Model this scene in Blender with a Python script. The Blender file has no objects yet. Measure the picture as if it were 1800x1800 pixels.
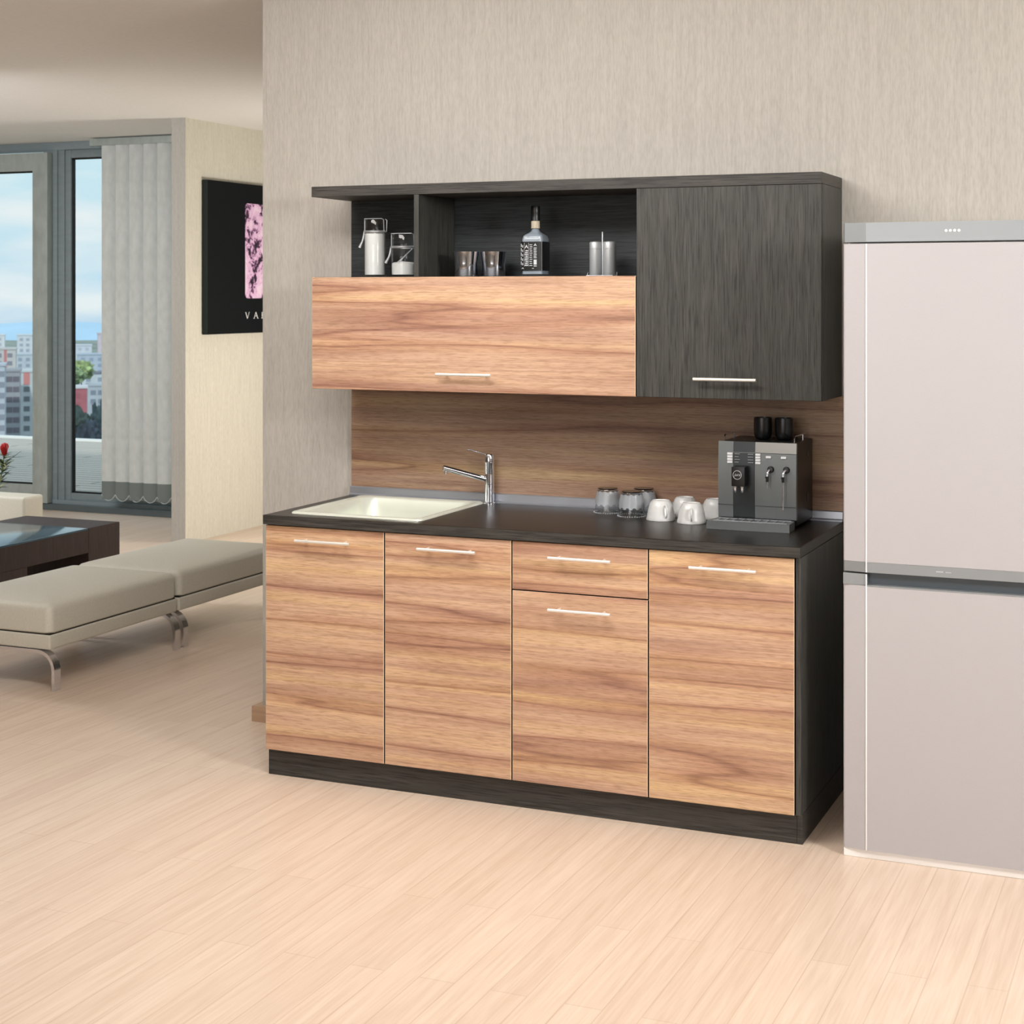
import bpy, bmesh, math, random
from mathutils import Vector, Matrix, noise
random.seed(7)
PI = math.pi
scene = bpy.context.scene
col = scene.collection

# ------------------------------------------------------------ materials
def lin(c):
    return tuple(((v/255)/12.92 if v/255 <= .04045 else ((v/255+.055)/1.055)**2.4) for v in c) + (1,)
class NT:
    def __init__(s, name):
        s.m = bpy.data.materials.new(name); s.m.use_nodes = True
        s.t = s.m.node_tree; s.n = s.t.nodes; s.l = s.t.links
        s.b = s.n['Principled BSDF']
    def node(s, typ, **kw):
        n = s.n.new(typ)
        for k, v in kw.items():
            if k in n.inputs.keys() if hasattr(n.inputs, 'keys') else False: n.inputs[k].default_value = v
            else: setattr(n, k, v)
        return n
    def link(s, a, b): s.l.new(a, b)
    def coords(s, scale, rnd=0, space='Object', rot=(0, 0, 0)):
        tc = s.n.new('ShaderNodeTexCoord'); mp = s.n.new('ShaderNodeMapping')
        mp.inputs['Scale'].default_value = scale; mp.inputs['Rotation'].default_value = rot
        if rnd:
            oi = s.n.new('ShaderNodeObjectInfo'); mu = s.n.new('ShaderNodeVectorMath'); mu.operation = 'SCALE'
            mu.inputs[0].default_value = (13.1, 7.7, rnd)
            s.link(oi.outputs['Random'], mu.inputs['Scale'])
            ad = s.n.new('ShaderNodeVectorMath'); ad.operation = 'ADD'
            s.link(tc.outputs[space], ad.inputs[0]); s.link(mu.outputs[0], ad.inputs[1]); s.link(ad.outputs[0], mp.inputs['Vector'])
        else: s.link(tc.outputs[space], mp.inputs['Vector'])
        return mp.outputs[0]
    def noise(s, vec, scale, detail=3, rough=.5, dist=0):
        n = s.n.new('ShaderNodeTexNoise'); n.inputs['Scale'].default_value = scale
        n.inputs['Detail'].default_value = detail; n.inputs['Roughness'].default_value = rough; n.inputs['Distortion'].default_value = dist
        s.link(vec, n.inputs['Vector']); return n.outputs['Fac']
    def ramp(s, fac, stops, interp='LINEAR'):
        r = s.n.new('ShaderNodeValToRGB'); r.color_ramp.interpolation = interp
        e = r.color_ramp.elements
        e[0].position, e[0].color = stops[0][0], lin(stops[0][1])
        e[1].position, e[1].color = stops[-1][0], lin(stops[-1][1])
        for p, c in stops[1:-1]:
            x = e.new(p); x.color = lin(c)
        s.link(fac, r.inputs[0]); return r.outputs[0]
    def mix(s, fac, a, b, mode='MIX'):
        m = s.n.new('ShaderNodeMix'); m.data_type = 'RGBA'; m.blend_type = mode
        for sock, v in ((m.inputs[0], fac), (m.inputs[6], a), (m.inputs[7], b)):
            if hasattr(v, 'default_value') or hasattr(v, 'is_output'): s.link(v, sock)
            elif isinstance(v, (int, float)): sock.default_value = v
            else: sock.default_value = lin(v)
        return m.outputs[2]
    def bump(s, h, strength, dist=.002):
        b = s.n.new('ShaderNodeBump'); b.inputs['Strength'].default_value = strength; b.inputs['Distance'].default_value = dist
        s.link(h, b.inputs['Height']); s.link(b.outputs[0], s.b.inputs['Normal'])
    def base(s, c): s.link(c, s.b.inputs['Base Color'])

def plain(name, c, rough=.5, metal=0, spec=.5, coat=0, grain=0, gscale=(60, 60, 60)):
    t = NT(name); b = t.b
    b.inputs['Roughness'].default_value = rough; b.inputs['Metallic'].default_value = metal
    b.inputs['Specular IOR Level'].default_value = spec; b.inputs['Coat Weight'].default_value = coat
    if grain:
        f = t.noise(t.coords(gscale), 1, 3)
        d = tuple(max(0, v*(1-grain)) for v in c); u = tuple(min(255, v*(1+grain)) for v in c)
        t.base(t.ramp(f, [(.3, d), (.7, u)])); t.bump(f, .25, .001)
    else: b.inputs['Base Color'].default_value = lin(c)
    return t.m

def walnut(name, tone=1.0, rough=.42):
    t = NT(name)
    band = t.noise(t.coords((.2, .2, 9.5), 31.7), 1.9, 6, .66, .08)
    vein = t.noise(t.coords((.26, .26, 5.6), 17.3), 1.5, 2, .4, .12)
    grain = t.noise(t.coords((1.2, 1.2, 125), 5), 1.6, 3, .6)
    pore = t.noise(t.coords((24, 24, 420), 5), 1, 2)
    blot = t.noise(t.coords((2.5, 2.5, 9), 9), 1, 3)
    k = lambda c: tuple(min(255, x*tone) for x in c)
    c = t.ramp(band, [(.28, k((186, 150, 132))), (.40, k((200, 165, 140))), (.50, k((210, 175, 146))), (.60, k((218, 185, 145))), (.74, k((234, 200, 152)))])
    vr = t.ramp(vein, [(.44, (255, 255, 255)), (.485, (232, 216, 214)), (.499, (172, 144, 146)), (.508, (214, 196, 194)), (.58, (255, 255, 255))])
    c = t.mix(.8, c, vr, 'MULTIPLY')
    c = t.mix(.7, c, t.ramp(grain, [(.3, (216, 208, 202)), (.6, (255, 255, 255))]), 'MULTIPLY')
    c = t.mix(.45, c, t.ramp(blot, [(.3, (226, 214, 206)), (.6, (255, 255, 255))]), 'MULTIPLY')
    c = t.mix(.6, c, t.ramp(pore, [(.35, (208, 198, 188)), (.52, (255, 255, 255))]), 'MULTIPLY')
    t.base(c); t.b.inputs['Roughness'].default_value = rough
    t.bump(grain, .12, .001)
    return t.m

def dark_oak(name, axis, c0=(44, 41, 37), c1=(98, 93, 84), rough=.5):
    t = NT(name)
    if axis == 'x': s1, s2 = (3, 60, 60), (9, 260, 260)
    elif axis == 'z': s1, s2 = (60, 60, 3), (260, 260, 9)
    else: s1, s2 = (60, 3, 60), (260, 9, 260)
    f = t.noise(t.coords(s1, 3.1), 1.2, 5, .65, .5)
    g = t.noise(t.coords(s2, 3.1), 1, 3, .6)
    m = tuple((a+b)/2 for a, b in zip(c0, c1))
    lo = tuple((2*a+b)/3 for a, b in zip(c0, c1)); hi = tuple((a+3*b)/4 for a, b in zip(c0, c1))
    c = t.ramp(f, [(.3, lo), (.5, m), (.7, hi)])
    gr = t.ramp(g, [(.34, (120, 118, 116)), (.52, (255, 255, 255))])
    c = t.mix(.75, c, gr, 'MULTIPLY')
    t.base(c); t.b.inputs['Roughness'].default_value = rough; t.b.inputs['Specular IOR Level'].default_value = .35
    t.bump(g, .3, .001)
    return t.m

def plaster(name, c=(190, 183, 172)):
    t = NT(name)
    a = t.noise(t.coords((70, 70, 3.5)), 1.3, 4, .6)
    b = t.noise(t.coords((160, 160, 30)), 1, 3, .6)
    lo = tuple(v*.965 for v in c); hi = tuple(min(255, v*1.025) for v in c)
    x = t.ramp(a, [(.3, lo), (.7, hi)])
    y = t.ramp(b, [(.3, (236, 235, 233)), (.6, (255, 255, 255))])
    t.base(t.mix(.8, x, y, 'MULTIPLY')); t.b.inputs['Roughness'].default_value = .85
    t.bump(a, .35, .002)
    return t.m

def floor_mat():
    t = NT('pale_plank_floor')
    v = t.coords((1, 1, 1), rot=(0, 0, PI/2))
    br = t.n.new('ShaderNodeTexBrick'); t.link(v, br.inputs['Vector'])
    br.inputs['Scale'].default_value = 1; br.inputs['Brick Width'].default_value = 1.25; br.inputs['Row Height'].default_value = .092
    br.inputs['Mortar Size'].default_value = .0016; br.inputs['Mortar Smooth'].default_value = .3
    br.offset = .37; br.inputs['Bias'].default_value = 0
    br.inputs['Color1'].default_value = lin((222, 202, 184)); br.inputs['Color2'].default_value = lin((228, 209, 191)); br.inputs['Mortar'].default_value = lin((208, 186, 166))
    g = t.noise(t.coords((30, 1.3, 1)), 1.4, 4, .6, .6)
    gr = t.ramp(g, [(.3, (240, 235, 230)), (.62, (255, 255, 255))])
    g2 = t.noise(t.coords((150, 5, 1)), 1, 3)
    gr2 = t.ramp(g2, [(.3, (243, 239, 235)), (.6, (255, 255, 255))])
    c = t.mix(.8, br.outputs['Color'], gr, 'MULTIPLY'); c = t.mix(.7, c, gr2, 'MULTIPLY')
    t.base(c); t.b.inputs['Roughness'].default_value = .33
    t.b.inputs['Specular IOR Level'].default_value = .45
    return t.m

def thin_glass(name, tint=(235, 245, 245), refl=1.0):
    t = NT(name); n, l = t.n, t.l
    out = n['Material Output']; n.remove(t.b)
    tr = n.new('ShaderNodeBsdfTransparent'); tr.inputs[0].default_value = lin(tint)
    gl = n.new('ShaderNodeBsdfGlossy'); gl.inputs['Roughness'].default_value = .02
    fr = n.new('ShaderNodeLayerWeight'); fr.inputs[0].default_value = .5
    pw = n.new('ShaderNodeMath'); pw.operation = 'POWER'; pw.inputs[1].default_value = 4; l.new(fr.outputs['Facing'], pw.inputs[0])
    mu = n.new('ShaderNodeMath'); mu.operation = 'MULTIPLY_ADD'; mu.inputs[1].default_value = refl*.85; mu.inputs[2].default_value = .035*refl; l.new(pw.outputs[0], mu.inputs[0])
    mx = n.new('ShaderNodeMixShader'); l.new(mu.outputs[0], mx.inputs[0])
    l.new(tr.outputs[0], mx.inputs[1]); l.new(gl.outputs[0], mx.inputs[2]); l.new(mx.outputs[0], out.inputs[0])
    return t.m

M = {}
M['walnut'] = walnut('walnut_laminate')
M['walnut_shaded'] = walnut('walnut_laminate_shaded', .80, .5)  # walnut toned down evenly, shade under the wall cabinets put into it
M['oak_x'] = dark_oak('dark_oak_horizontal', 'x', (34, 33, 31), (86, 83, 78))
M['oak_z'] = dark_oak('dark_oak_vertical', 'z', (36, 37, 35), (88, 88, 83))
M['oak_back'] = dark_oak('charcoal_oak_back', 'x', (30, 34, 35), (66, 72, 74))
M['oak_top'] = dark_oak('dark_oak_worktop', 'x', (15, 13, 11), (42, 37, 33), .32)
M['carcass'] = plain('dark_carcass', (30, 28, 26), .7, grain=.1)
M['edge_light'] = plain('pale_edge_band', (226, 202, 172), .5)
M['wall'] = plaster('streaky_plaster', (178, 174, 167))
M['wall_lit'] = plaster('plaster_lit', (216, 212, 198))  # same plaster as the kitchen wall, lightened to paint in its brightness
M['ceiling'] = plain('ceiling_paint', (240, 240, 238), .9, grain=.01)
M['floor'] = floor_mat()
M['skirting'] = plain('oak_skirting', (182, 150, 122), .5, grain=.06, gscale=(3, 3, 90))
M['nickel'] = plain('satin_nickel', (238, 235, 228), .38, .55)
M['chrome'] = plain('chrome', (232, 236, 246), .08, 1)
M['steel'] = plain('brushed_steel', (186, 190, 194), .42, .75, grain=.04, gscale=(8, 8, 300))
M['shaker'] = plain('satin_shaker_steel', (188, 192, 195), .45, .45)
M['alu'] = plain('aluminium_strip', (176, 180, 188), .38, .75)
M['sink'] = plain('pale_satin_sink', (232, 237, 224), .25, .35)
M['white'] = plain('white_plastic', (238, 238, 236), .35)
M['button'] = plain('pale_button', (225, 228, 232), .4)
M['fridge'] = plain('pearl_white_enamel', (179, 177, 180), .45, 0, .4, 0, grain=.012, gscale=(400, 400, 400))
M['fridge_grey'] = plain('silver_fridge_trim', (150, 155, 158), .35, .5)
M['fridge_dark'] = plain('slate_grip', (84, 92, 98), .4, .2)
M['fridge_shine'] = plain('highlight_and_base_white', (250, 250, 250), .12, .1, coat=.5)
M['black'] = plain('black_plastic', (14, 15, 16), .35)
M['black_matt'] = plain('black_ceramic', (24, 25, 27), .3)
M['black_gasket'] = plain('black_gasket', (8, 9, 10), .5)
M['machine'] = plain('grey_machine_metal', (112, 117, 118), .36, .5)
M['machine_hi'] = plain('light_machine_metal', (146, 146, 142), .32, .5)
M['machine_dark'] = plain('slate_machine_panel', (46, 52, 54), .28, .2)
M['print'] = plain('pale_print', (196, 200, 204), .5)
M['porcelain'] = plain('white_porcelain', (206, 207, 206), .3, grain=.02, gscale=(60, 60, 60))
M['jar_white'] = plain('white_powder', (222, 222, 220), .7)
M['glass'] = thin_glass('clear_glass', (251, 252, 252))
M['window_glass'] = thin_glass('window_glass', (250, 253, 253), .5)
M['frame'] = plain('grey_window_frame', (128, 140, 144), .45, grain=.03, gscale=(9, 9, 30))
M['frame_light'] = plain('light_grey_sash', (160, 168, 164), .45, grain=.05, gscale=(20, 20, 9))
M['frame_dark'] = plain('dark_grey_track', (86, 96, 98), .45)
M['slat'] = plain('grey_fabric_slat', (198, 202, 200), .85, grain=.03, gscale=(26, 26, 14))
M['slat_weight'] = plain('grey_slat_weight', (112, 120, 118), .7)
M['chain'] = plain('pale_bead_chain', (200, 205, 205), .4)
M['leather'] = plain('greige_leather', (200, 197, 184), .55, grain=.02, gscale=(120, 120, 120))
M['wenge'] = dark_oak('wenge_veneer', 'z', (34, 22, 20), (68, 47, 41))
M['table_glass'] = plain('blue_tinted_table_glass', (50, 80, 96), .13, 0, .3, 0)
M['canvas'] = plain('black_canvas', (14, 18, 21), .7, spec=.15)
M['canvas_edge'] = plain('dark_green_canvas_edge', (30, 42, 42), .5, spec=.3)
M['letter'] = plain('white_lettering', (225, 225, 225), .6)
M['deck'] = None
M['leaf'] = plain('dark_leaf', (44, 66, 40), .5, grain=.2, gscale=(30, 30, 30))
M['leaf_light'] = plain('pale_leaf', (150, 160, 100), .5)
M['flower'] = plain('red_petal', (170, 22, 26), .45)
M['ceramic'] = plain('grey_ceramic', (120, 120, 118), .4)

def art_mat():
    t = NT('pink_blotch_print')
    a = t.noise(t.coords((1, 1, 1)), 14, 6, .68, .4)
    b = t.noise(t.coords((1, 1, 1)), 5, 2)
    s = t.n.new('ShaderNodeMath'); s.operation = 'ADD'; t.link(a, s.inputs[0])
    m = t.n.new('ShaderNodeMath'); m.operation = 'MULTIPLY'; m.inputs[1].default_value = .45; t.link(b, m.inputs[0]); t.link(m.outputs[0], s.inputs[1])
    t.base(t.ramp(s.outputs[0], [(.62, (30, 18, 34)), (.67, (110, 70, 110)), (.7, (222, 176, 216)), (.86, (240, 214, 236))]))
    t.b.inputs['Roughness'].default_value = .6
    return t.m
M['art'] = art_mat()
def deck_mat():
    t = NT('grey_deck_boards')
    v = t.coords((1, 1, 1))
    br = t.n.new('ShaderNodeTexBrick'); t.link(v, br.inputs['Vector'])
    br.inputs['Scale'].default_value = 1; br.inputs['Brick Width'].default_value = 3; br.inputs['Row Height'].default_value = .14
    br.inputs['Mortar Size'].default_value = .014; br.inputs['Color1'].default_value = lin((196, 188, 178)); br.inputs['Color2'].default_value = lin((202, 194, 184)); br.inputs['Mortar'].default_value = lin((120, 120, 120))
    t.base(br.outputs['Color']); t.b.inputs['Roughness'].default_value = .8
    return t.m
M['deck'] = deck_mat()
def label_mat():
    t = NT('black_bottle_label')
    v = t.coords((1, 1, 1))
    # columns of small white ornaments and lines, too fine to read
    a = t.noise(t.coords((260, 260, 420)), 1, 1)
    w = t.n.new('ShaderNodeTexWave'); w.wave_type = 'BANDS'; w.bands_direction = 'X'; w.inputs['Scale'].default_value = 18; w.inputs['Distortion'].default_value = 0
    t.link(v, w.inputs['Vector'])
    m = t.n.new('ShaderNodeMath'); m.operation = 'MULTIPLY'; t.link(a, m.inputs[0]); t.link(w.outputs['Fac'], m.inputs[1])
    sp = t.n.new('ShaderNodeSeparateXYZ'); t.link(v, sp.inputs[0])
    gt = t.n.new('ShaderNodeMath'); gt.operation = 'GREATER_THAN'; gt.inputs[1].default_value = .046; t.link(sp.outputs[2], gt.inputs[0])
    m2 = t.n.new('ShaderNodeMath'); m2.operation = 'MULTIPLY'; t.link(m.outputs[0], m2.inputs[0]); t.link(gt.outputs[0], m2.inputs[1])
    t.base(t.ramp(m2.outputs[0], [(.36, (9, 10, 12)), (.46, (215, 218, 222))]))
    t.b.inputs['Roughness'].default_value = .4
    return t.m
M['label'] = label_mat()

# ------------------------------------------------------------ mesh helpers
def B(): return bmesh.new()
def box(bm, x0, x1, y0, y1, z0, z1, bev=0, seg=2):
    v = [bm.verts.new((x, y, z)) for x in (x0, x1) for y in (y0, y1) for z in (z0, z1)]
    idx = [(0, 1, 3, 2), (4, 6, 7, 5), (0, 4, 5, 1), (2, 3, 7, 6), (0, 2, 6, 4), (1, 5, 7, 3)]
    fs = [bm.faces.new([v[i] for i in f]) for f in idx]
    if bev:
        es = list({e for f in fs for e in f.edges})
        bmesh.ops.bevel(bm, geom=es, offset=bev, segments=seg, profile=.6, affect='EDGES')
    return bm
def frame_of(d):
    d = d.normalized(); up = Vector((0, 0, 1)) if abs(d.z) < .95 else Vector((1, 0, 0))
    a = d.cross(up).normalized(); return a, a.cross(d).normalized()
def tube(bm, pts, r, n=12, cap=True, flat=None):
    pts = [Vector(p) for p in pts]; rings = []
    rr = r if isinstance(r, (list, tuple)) else [r]*len(pts)
    pa = None
    for i, p in enumerate(pts):
        d = (pts[min(i+1, len(pts)-1)]-pts[max(i-1, 0)])
        a, b = frame_of(d)
        if pa is not None:
            a = (pa-d.normalized()*pa.dot(d.normalized())).normalized(); b = a.cross(d.normalized())
        pa = a
        rings.append([bm.verts.new(p+a*math.cos(t)*rr[i]+b*math.sin(t)*rr[i]) for t in [2*PI*k/n for k in range(n)]])
    for i in range(len(rings)-1):
        for k in range(n): bm.faces.new((rings[i][k], rings[i][(k+1) % n], rings[i+1][(k+1) % n], rings[i+1][k]))
    if cap: bm.faces.new(rings[0][::-1]); bm.faces.new(rings[-1])
    return bm
def lathe(bm, prof, n=32, c=(0, 0, 0), cap=True, wob=None):
    rings = []
    for j, (r, z) in enumerate(prof):
        if r < 1e-5: rings.append([bm.verts.new((c[0], c[1], c[2]+z))]*n)
        else:
            ring = []
            for k in range(n):
                t = 2*PI*k/n; q = r*(1+(wob(t, j) if wob else 0))
                ring.append(bm.verts.new((c[0]+q*math.cos(t), c[1]+q*math.sin(t), c[2]+z)))
            rings.append(ring)
    for i in range(len(rings)-1):
        for k in range(n):
            vs = [rings[i][k], rings[i][(k+1) % n], rings[i+1][(k+1) % n], rings[i+1][k]]
            u = []
            for v in vs:
                if v not in u: u.append(v)
            if len(u) > 2:
                try: bm.faces.new(u)
                except ValueError: pass
    return bm
def rrect(x0, x1, y0, y1, r, n=6):
    out = []
    for cx, cy, a in ((x1-r, y1-r, 0), (x0+r, y1-r, PI/2), (x0+r, y0+r, PI), (x1-r, y0+r, 3*PI/2)):
        for k in range(n+1):
            t = a+PI/2*k/n; out.append((cx+r*math.cos(t), cy+r*math.sin(t)))
    return out
def loft(bm, rings, cap0=False, cap1=False):
    R = [[bm.verts.new(p) for p in ring] for ring in rings]; n = len(R[0])
    for i in range(len(R)-1):
        for k in range(n): bm.faces.new((R[i][k], R[i][(k+1) % n], R[i+1][(k+1) % n], R[i+1][k]))
    if cap0: bm.faces.new(R[0][::-1])
    if cap1: bm.faces.new(R[-1])
    return bm
def prism(bm, poly, fn, t0, t1):
    """extrude a 2D polygon; fn(u, v, t) -> 3D"""
    a = [bm.verts.new(fn(u, v, t0)) for u, v in poly]; b = [bm.verts.new(fn(u, v, t1)) for u, v in poly]
    n = len(poly); bm.faces.new(a[::-1]); bm.faces.new(b)
    for k in range(n): bm.faces.new((a[k], a[(k+1) % n], b[(k+1) % n], b[k]))
    return bm
def obj(name, bm, mat, parent=None, loc=(0, 0, 0), smooth=False):
    bmesh.ops.recalc_face_normals(bm, faces=bm.faces)
    me = bpy.data.meshes.new(name); bm.to_mesh(me); bm.free()
    for m in (mat if isinstance(mat, (list, tuple)) else [mat]): me.materials.append(M[m] if isinstance(m, str) else m)
    if smooth:
        for p in me.polygons: p.use_smooth = True
        try: me.set_sharp_from_angle(angle=math.radians(38))
        except Exception: pass
    o = bpy.data.objects.new(name, me); o.location = loc; col.objects.link(o)
    if parent: o.parent = parent
    return o
def thing(name, label, cat, loc=(0, 0, 0), group=None, rz=0):
    o = bpy.data.objects.new(name, None); o.empty_display_size = .05; o.location = loc; o.rotation_euler.z = rz; col.objects.link(o)
    o['label'] = label; o['category'] = cat
    if group: o['group'] = group
    return o
def tag(o, label, cat, group=None):
    o['label'] = label; o['category'] = cat
    if group: o['group'] = group
    return o
def struct(name, bm, mat, label, cat='structure', smooth=False):
    o = obj(name, bm, mat, smooth=smooth); o['kind'] = 'structure'; o['label'] = label; o['category'] = cat; return o
def dup(root, loc, label, rz=None):
    r = root.copy(); col.objects.link(r); r.location = loc; r['label'] = label
    if rz is not None: r.rotation_euler.z = rz
    for ch in list(root.children):
        c = ch.copy(); col.objects.link(c); c.parent = r
        for g in list(ch.children):
            d = g.copy(); col.objects.link(d); d.parent = c
    return r

# ------------------------------------------------------------ dimensions
YW = .611            # kitchen wall plane
ZC, ZT, ZB = .874, .8425, .0892
UY = .307            # wall cabinet fronts
YWIN = 5.246
CH = 2.76            # ceiling height

# ------------------------------------------------------------ the room
bm = B(); box(bm, -9.5, 5, -7, YWIN+.12, -.12, 0); box(bm, -3.2, 5, YWIN+.12, 9, -.12, 0)
struct('floor', bm, 'floor', 'pale wood plank floor', 'floor')
bm = B(); box(bm, -9.5, 5, -7, YWIN+.12, CH, CH+.15); box(bm, -3.306, 5, YWIN+.12, 9, CH, CH+.15)
struct('ceiling', bm, 'ceiling', 'white ceiling', 'ceiling')
bm = B(); box(bm, -.388, 5, YW, YW+.16, 0, CH)
struct('wall_back', bm, 'wall', 'greige streaky plaster wall behind the kitchen units', 'wall')
bm = B(); box(bm, -3.306, -3.2, 4.203, 9, 0, CH); nf = len(bm.faces); box(bm, -3.306, -3.2, 4.2, 4.203, 0, CH); bm.faces.ensure_lookup_table()
for f in bm.faces[nf:]: f.material_index = 1  # front end in the darker plaster, its weaker light painted in
struct('wall_left', bm, ['wall_lit', 'wall'], 'plaster wall, tone lightened as lit, that carries the black picture', 'wall')
bm = B(); box(bm, -3.2, 5, 8.6, 8.75, 0, CH)
struct('wall_corridor', bm, 'wall_lit', 'far wall of the passage behind the kitchen', 'wall')
bm = B(); box(bm, 5, 5.15, -7, 9, 0, CH)
struct('wall_right', bm, 'wall', 'greige plaster wall on the right, out of view', 'wall')
bm = B(); box(bm, -9.5, 5.15, -7.15, -7, 0, CH)
struct('wall_rear', bm, 'wall', 'greige plaster wall behind the viewer', 'wall')
bm = B(); box(bm, -9.65, -9.5, -7.15, YWIN+.12, 0, CH)
struct('wall_far_left', bm, 'wall', 'greige plaster wall at the far left of the living room', 'wall')
# skirting around the end of the kitchen wall
bm = B(); h, t = .058, .03
box(bm, -.388-t, 0-.004, YW-t, YW, 0, h); box(bm, -.388-t, -.388, YW, YW+.16, 0, h); box(bm, -.388-t, 5, YW+.16, YW+.16+t, 0, h)
struct('baseboard_back', bm, 'skirting', 'light oak skirting at the end of the kitchen wall', 'skirting board')

# window wall: two glazed bays in a grey frame
w = thing('window_1', 'tall grey framed sliding window onto the terrace', 'window', (-5.1, YWIN, 0)); w['kind'] = 'structure'
X0 = -5.1
def wbox(bm, x0, x1, y0, y1, z0, z1, bev=.004): box(bm, x0-X0, x1-X0, y0, y1, z0, z1, bev)
bm = B()
wbox(bm, -9.5, -3.306, 0, .12, 0, .072); wbox(bm, -9.5, -3.306, 0, .12, 2.70, CH)
wbox(bm, -5.19, -5.065, .004, .06, .05, 2.72); wbox(bm, -5.066, -5.008, .016, .12, .05, 2.72)
wbox(bm, -3.36, -3.306, .0, .12, .05, 2.72)
obj('frame', bm, 'frame', w, smooth=True)
bm = B(); wbox(bm, -5.6, -3.306, -.05, .0, 0, .045, .003); obj('floor_track', bm, 'frame_dark', w)
def sash(name, x0, x1, z0, z1, y0, y1, st, rl, rt, m):
    bm = B(); wbox(bm, x0, x0+st, y0, y1, z0, z1); wbox(bm, x1-st, x1, y0, y1, z0, z1)
    wbox(bm, x0+st-.004, x1-st+.004, y0+.004, y1-.004, z0, z0+rl); wbox(bm, x0+st-.004, x1-st+.004, y0+.004, y1-.004, z1-rt, z1)
    s = obj(name, bm, m, w, smooth=True)
    bm = B(); g = .012
    for a in ((x0+st, x0+st+g, z0+rl, z1-rt), (x1-st-g, x1-st, z0+rl, z1-rt), (x0+st, x1-st, z0+rl, z0+rl+g), (x0+st, x1-st, z1-rt-g, z1-rt)):
        wbox(bm, a[0], a[1], (y0+y1)/2-.012, (y0+y1)/2+.012, a[2], a[3], 0)
    obj('gasket', bm, 'black_gasket', s)
    bm = B(); wbox(bm, x0+st, x1-st, (y0+y1)/2-.004, (y0+y1)/2+.004, z0+rl, z1-rt, 0)
    obj('pane', bm, 'window_glass', s)
    return s
sash('sliding_sash', -6.62, -5.106, .05, 2.68, -.06, .0, .138, .135, .135, 'frame_light')
sash('fixed_sash', -5.012, -3.35, .066, 2.70, .03, .09, .052, .06, .06, 'frame')
sash('fixed_sash', -8.0, -6.5, .066, 2.70, .03, .09, .052, .06, .06, 'frame')

# vertical blind in front of the right bay
vb = thing('vertical_blind', 'grey vertical fabric blind hanging at the right of the window', 'blind', (-4.53, 5.1, 2.6))
bm = B(); box(bm, -.1, 1.16, -.03, .03, .10, .15, .004); obj('headrail', bm, 'frame_light', vb, smooth=True)
def slat_bm(z0, z1, wd=.127, curve=.018, n=8):
    bm = B(); pr = []
    for k in range(n+1):
        u = -wd/2+wd*k/n; pr.append((u, -curve*math.cos(PI*u/wd)))
    poly = pr+[(u, v+.0012) for u, v in pr[::-1]]
    prism(bm, poly, lambda u, v, t: (u, v, t), z0, z1); return bm
SP = .1215; chs = []
first = None
for k in range(9):
    if k == 0:
        sl = obj('slat', slat_bm(-2.345, .10), 'slat', vb, (k*SP+.063, 0, 0), smooth=True); sl.rotation_euler.z = math.radians(20)
        wt = obj('slat_weight', slat_bm(-2.475, -2.41, .125), 'slat_weight', sl, smooth=True)
        wt2 = obj('slat_weight_pocket', slat_bm(-2.412, -2.345, .126), 'slat_weight', sl, smooth=True)
        first = sl
    else:
        c = first.copy(); col.objects.link(c); c.parent = vb; c.location = (k*SP+.063, .002*(k % 2), 0)
        for g in list(first.children):
            d = g.copy(); col.objects.link(d); d.parent = c
    pts = [(k*SP+SP*q/8, -.02, -2.44-.045*math.sin(PI*q/8)**.8) for q in range(9)]
    bm = B(); tube(bm, pts, .0022, 6); obj('bead_chain', bm, 'chain', vb, smooth=True)

# ------------------------------------------------------------ outside
bm = B(); box(bm, -30, -3.2, YWIN+.13, 10.2, -.14, -.02)
s_ = struct('terrace_floor', bm, 'deck', 'grey boarded terrace outside the window', 'terrace')
bm = B(); box(bm, -30, -3.2, 10.2, 10.32, -.14, .0, .005)
struct('trim_1', bm, 'white', 'white kerb along the terrace edge', 'kerb')
CAM = Vector((2.9163, -4.7136, 1.6074)); YAW = .4043
cs, sn = math.cos(YAW), math.sin(YAW)
def away(u, v, d):    # a far place seen at u, v at distance d
    a = (u-900)/2877; b = (519.4-v)/2877
    return Vector((CAM.x+d*(-sn+a*cs), CAM.y+d*(cs+a*sn), CAM.z+d*b))
GZ = -62
bm = B(); c0 = away(60, 519, 1300)
box(bm, c0.x-1500, c0.x+1500, c0.y-1150, c0.y+900, GZ-2, GZ)
struct('city_ground', bm, plain('city_ground', (136, 146, 140), .95, grain=.15, gscale=(.02, .02, .02)), 'hazy ground of the city', 'ground')
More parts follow.
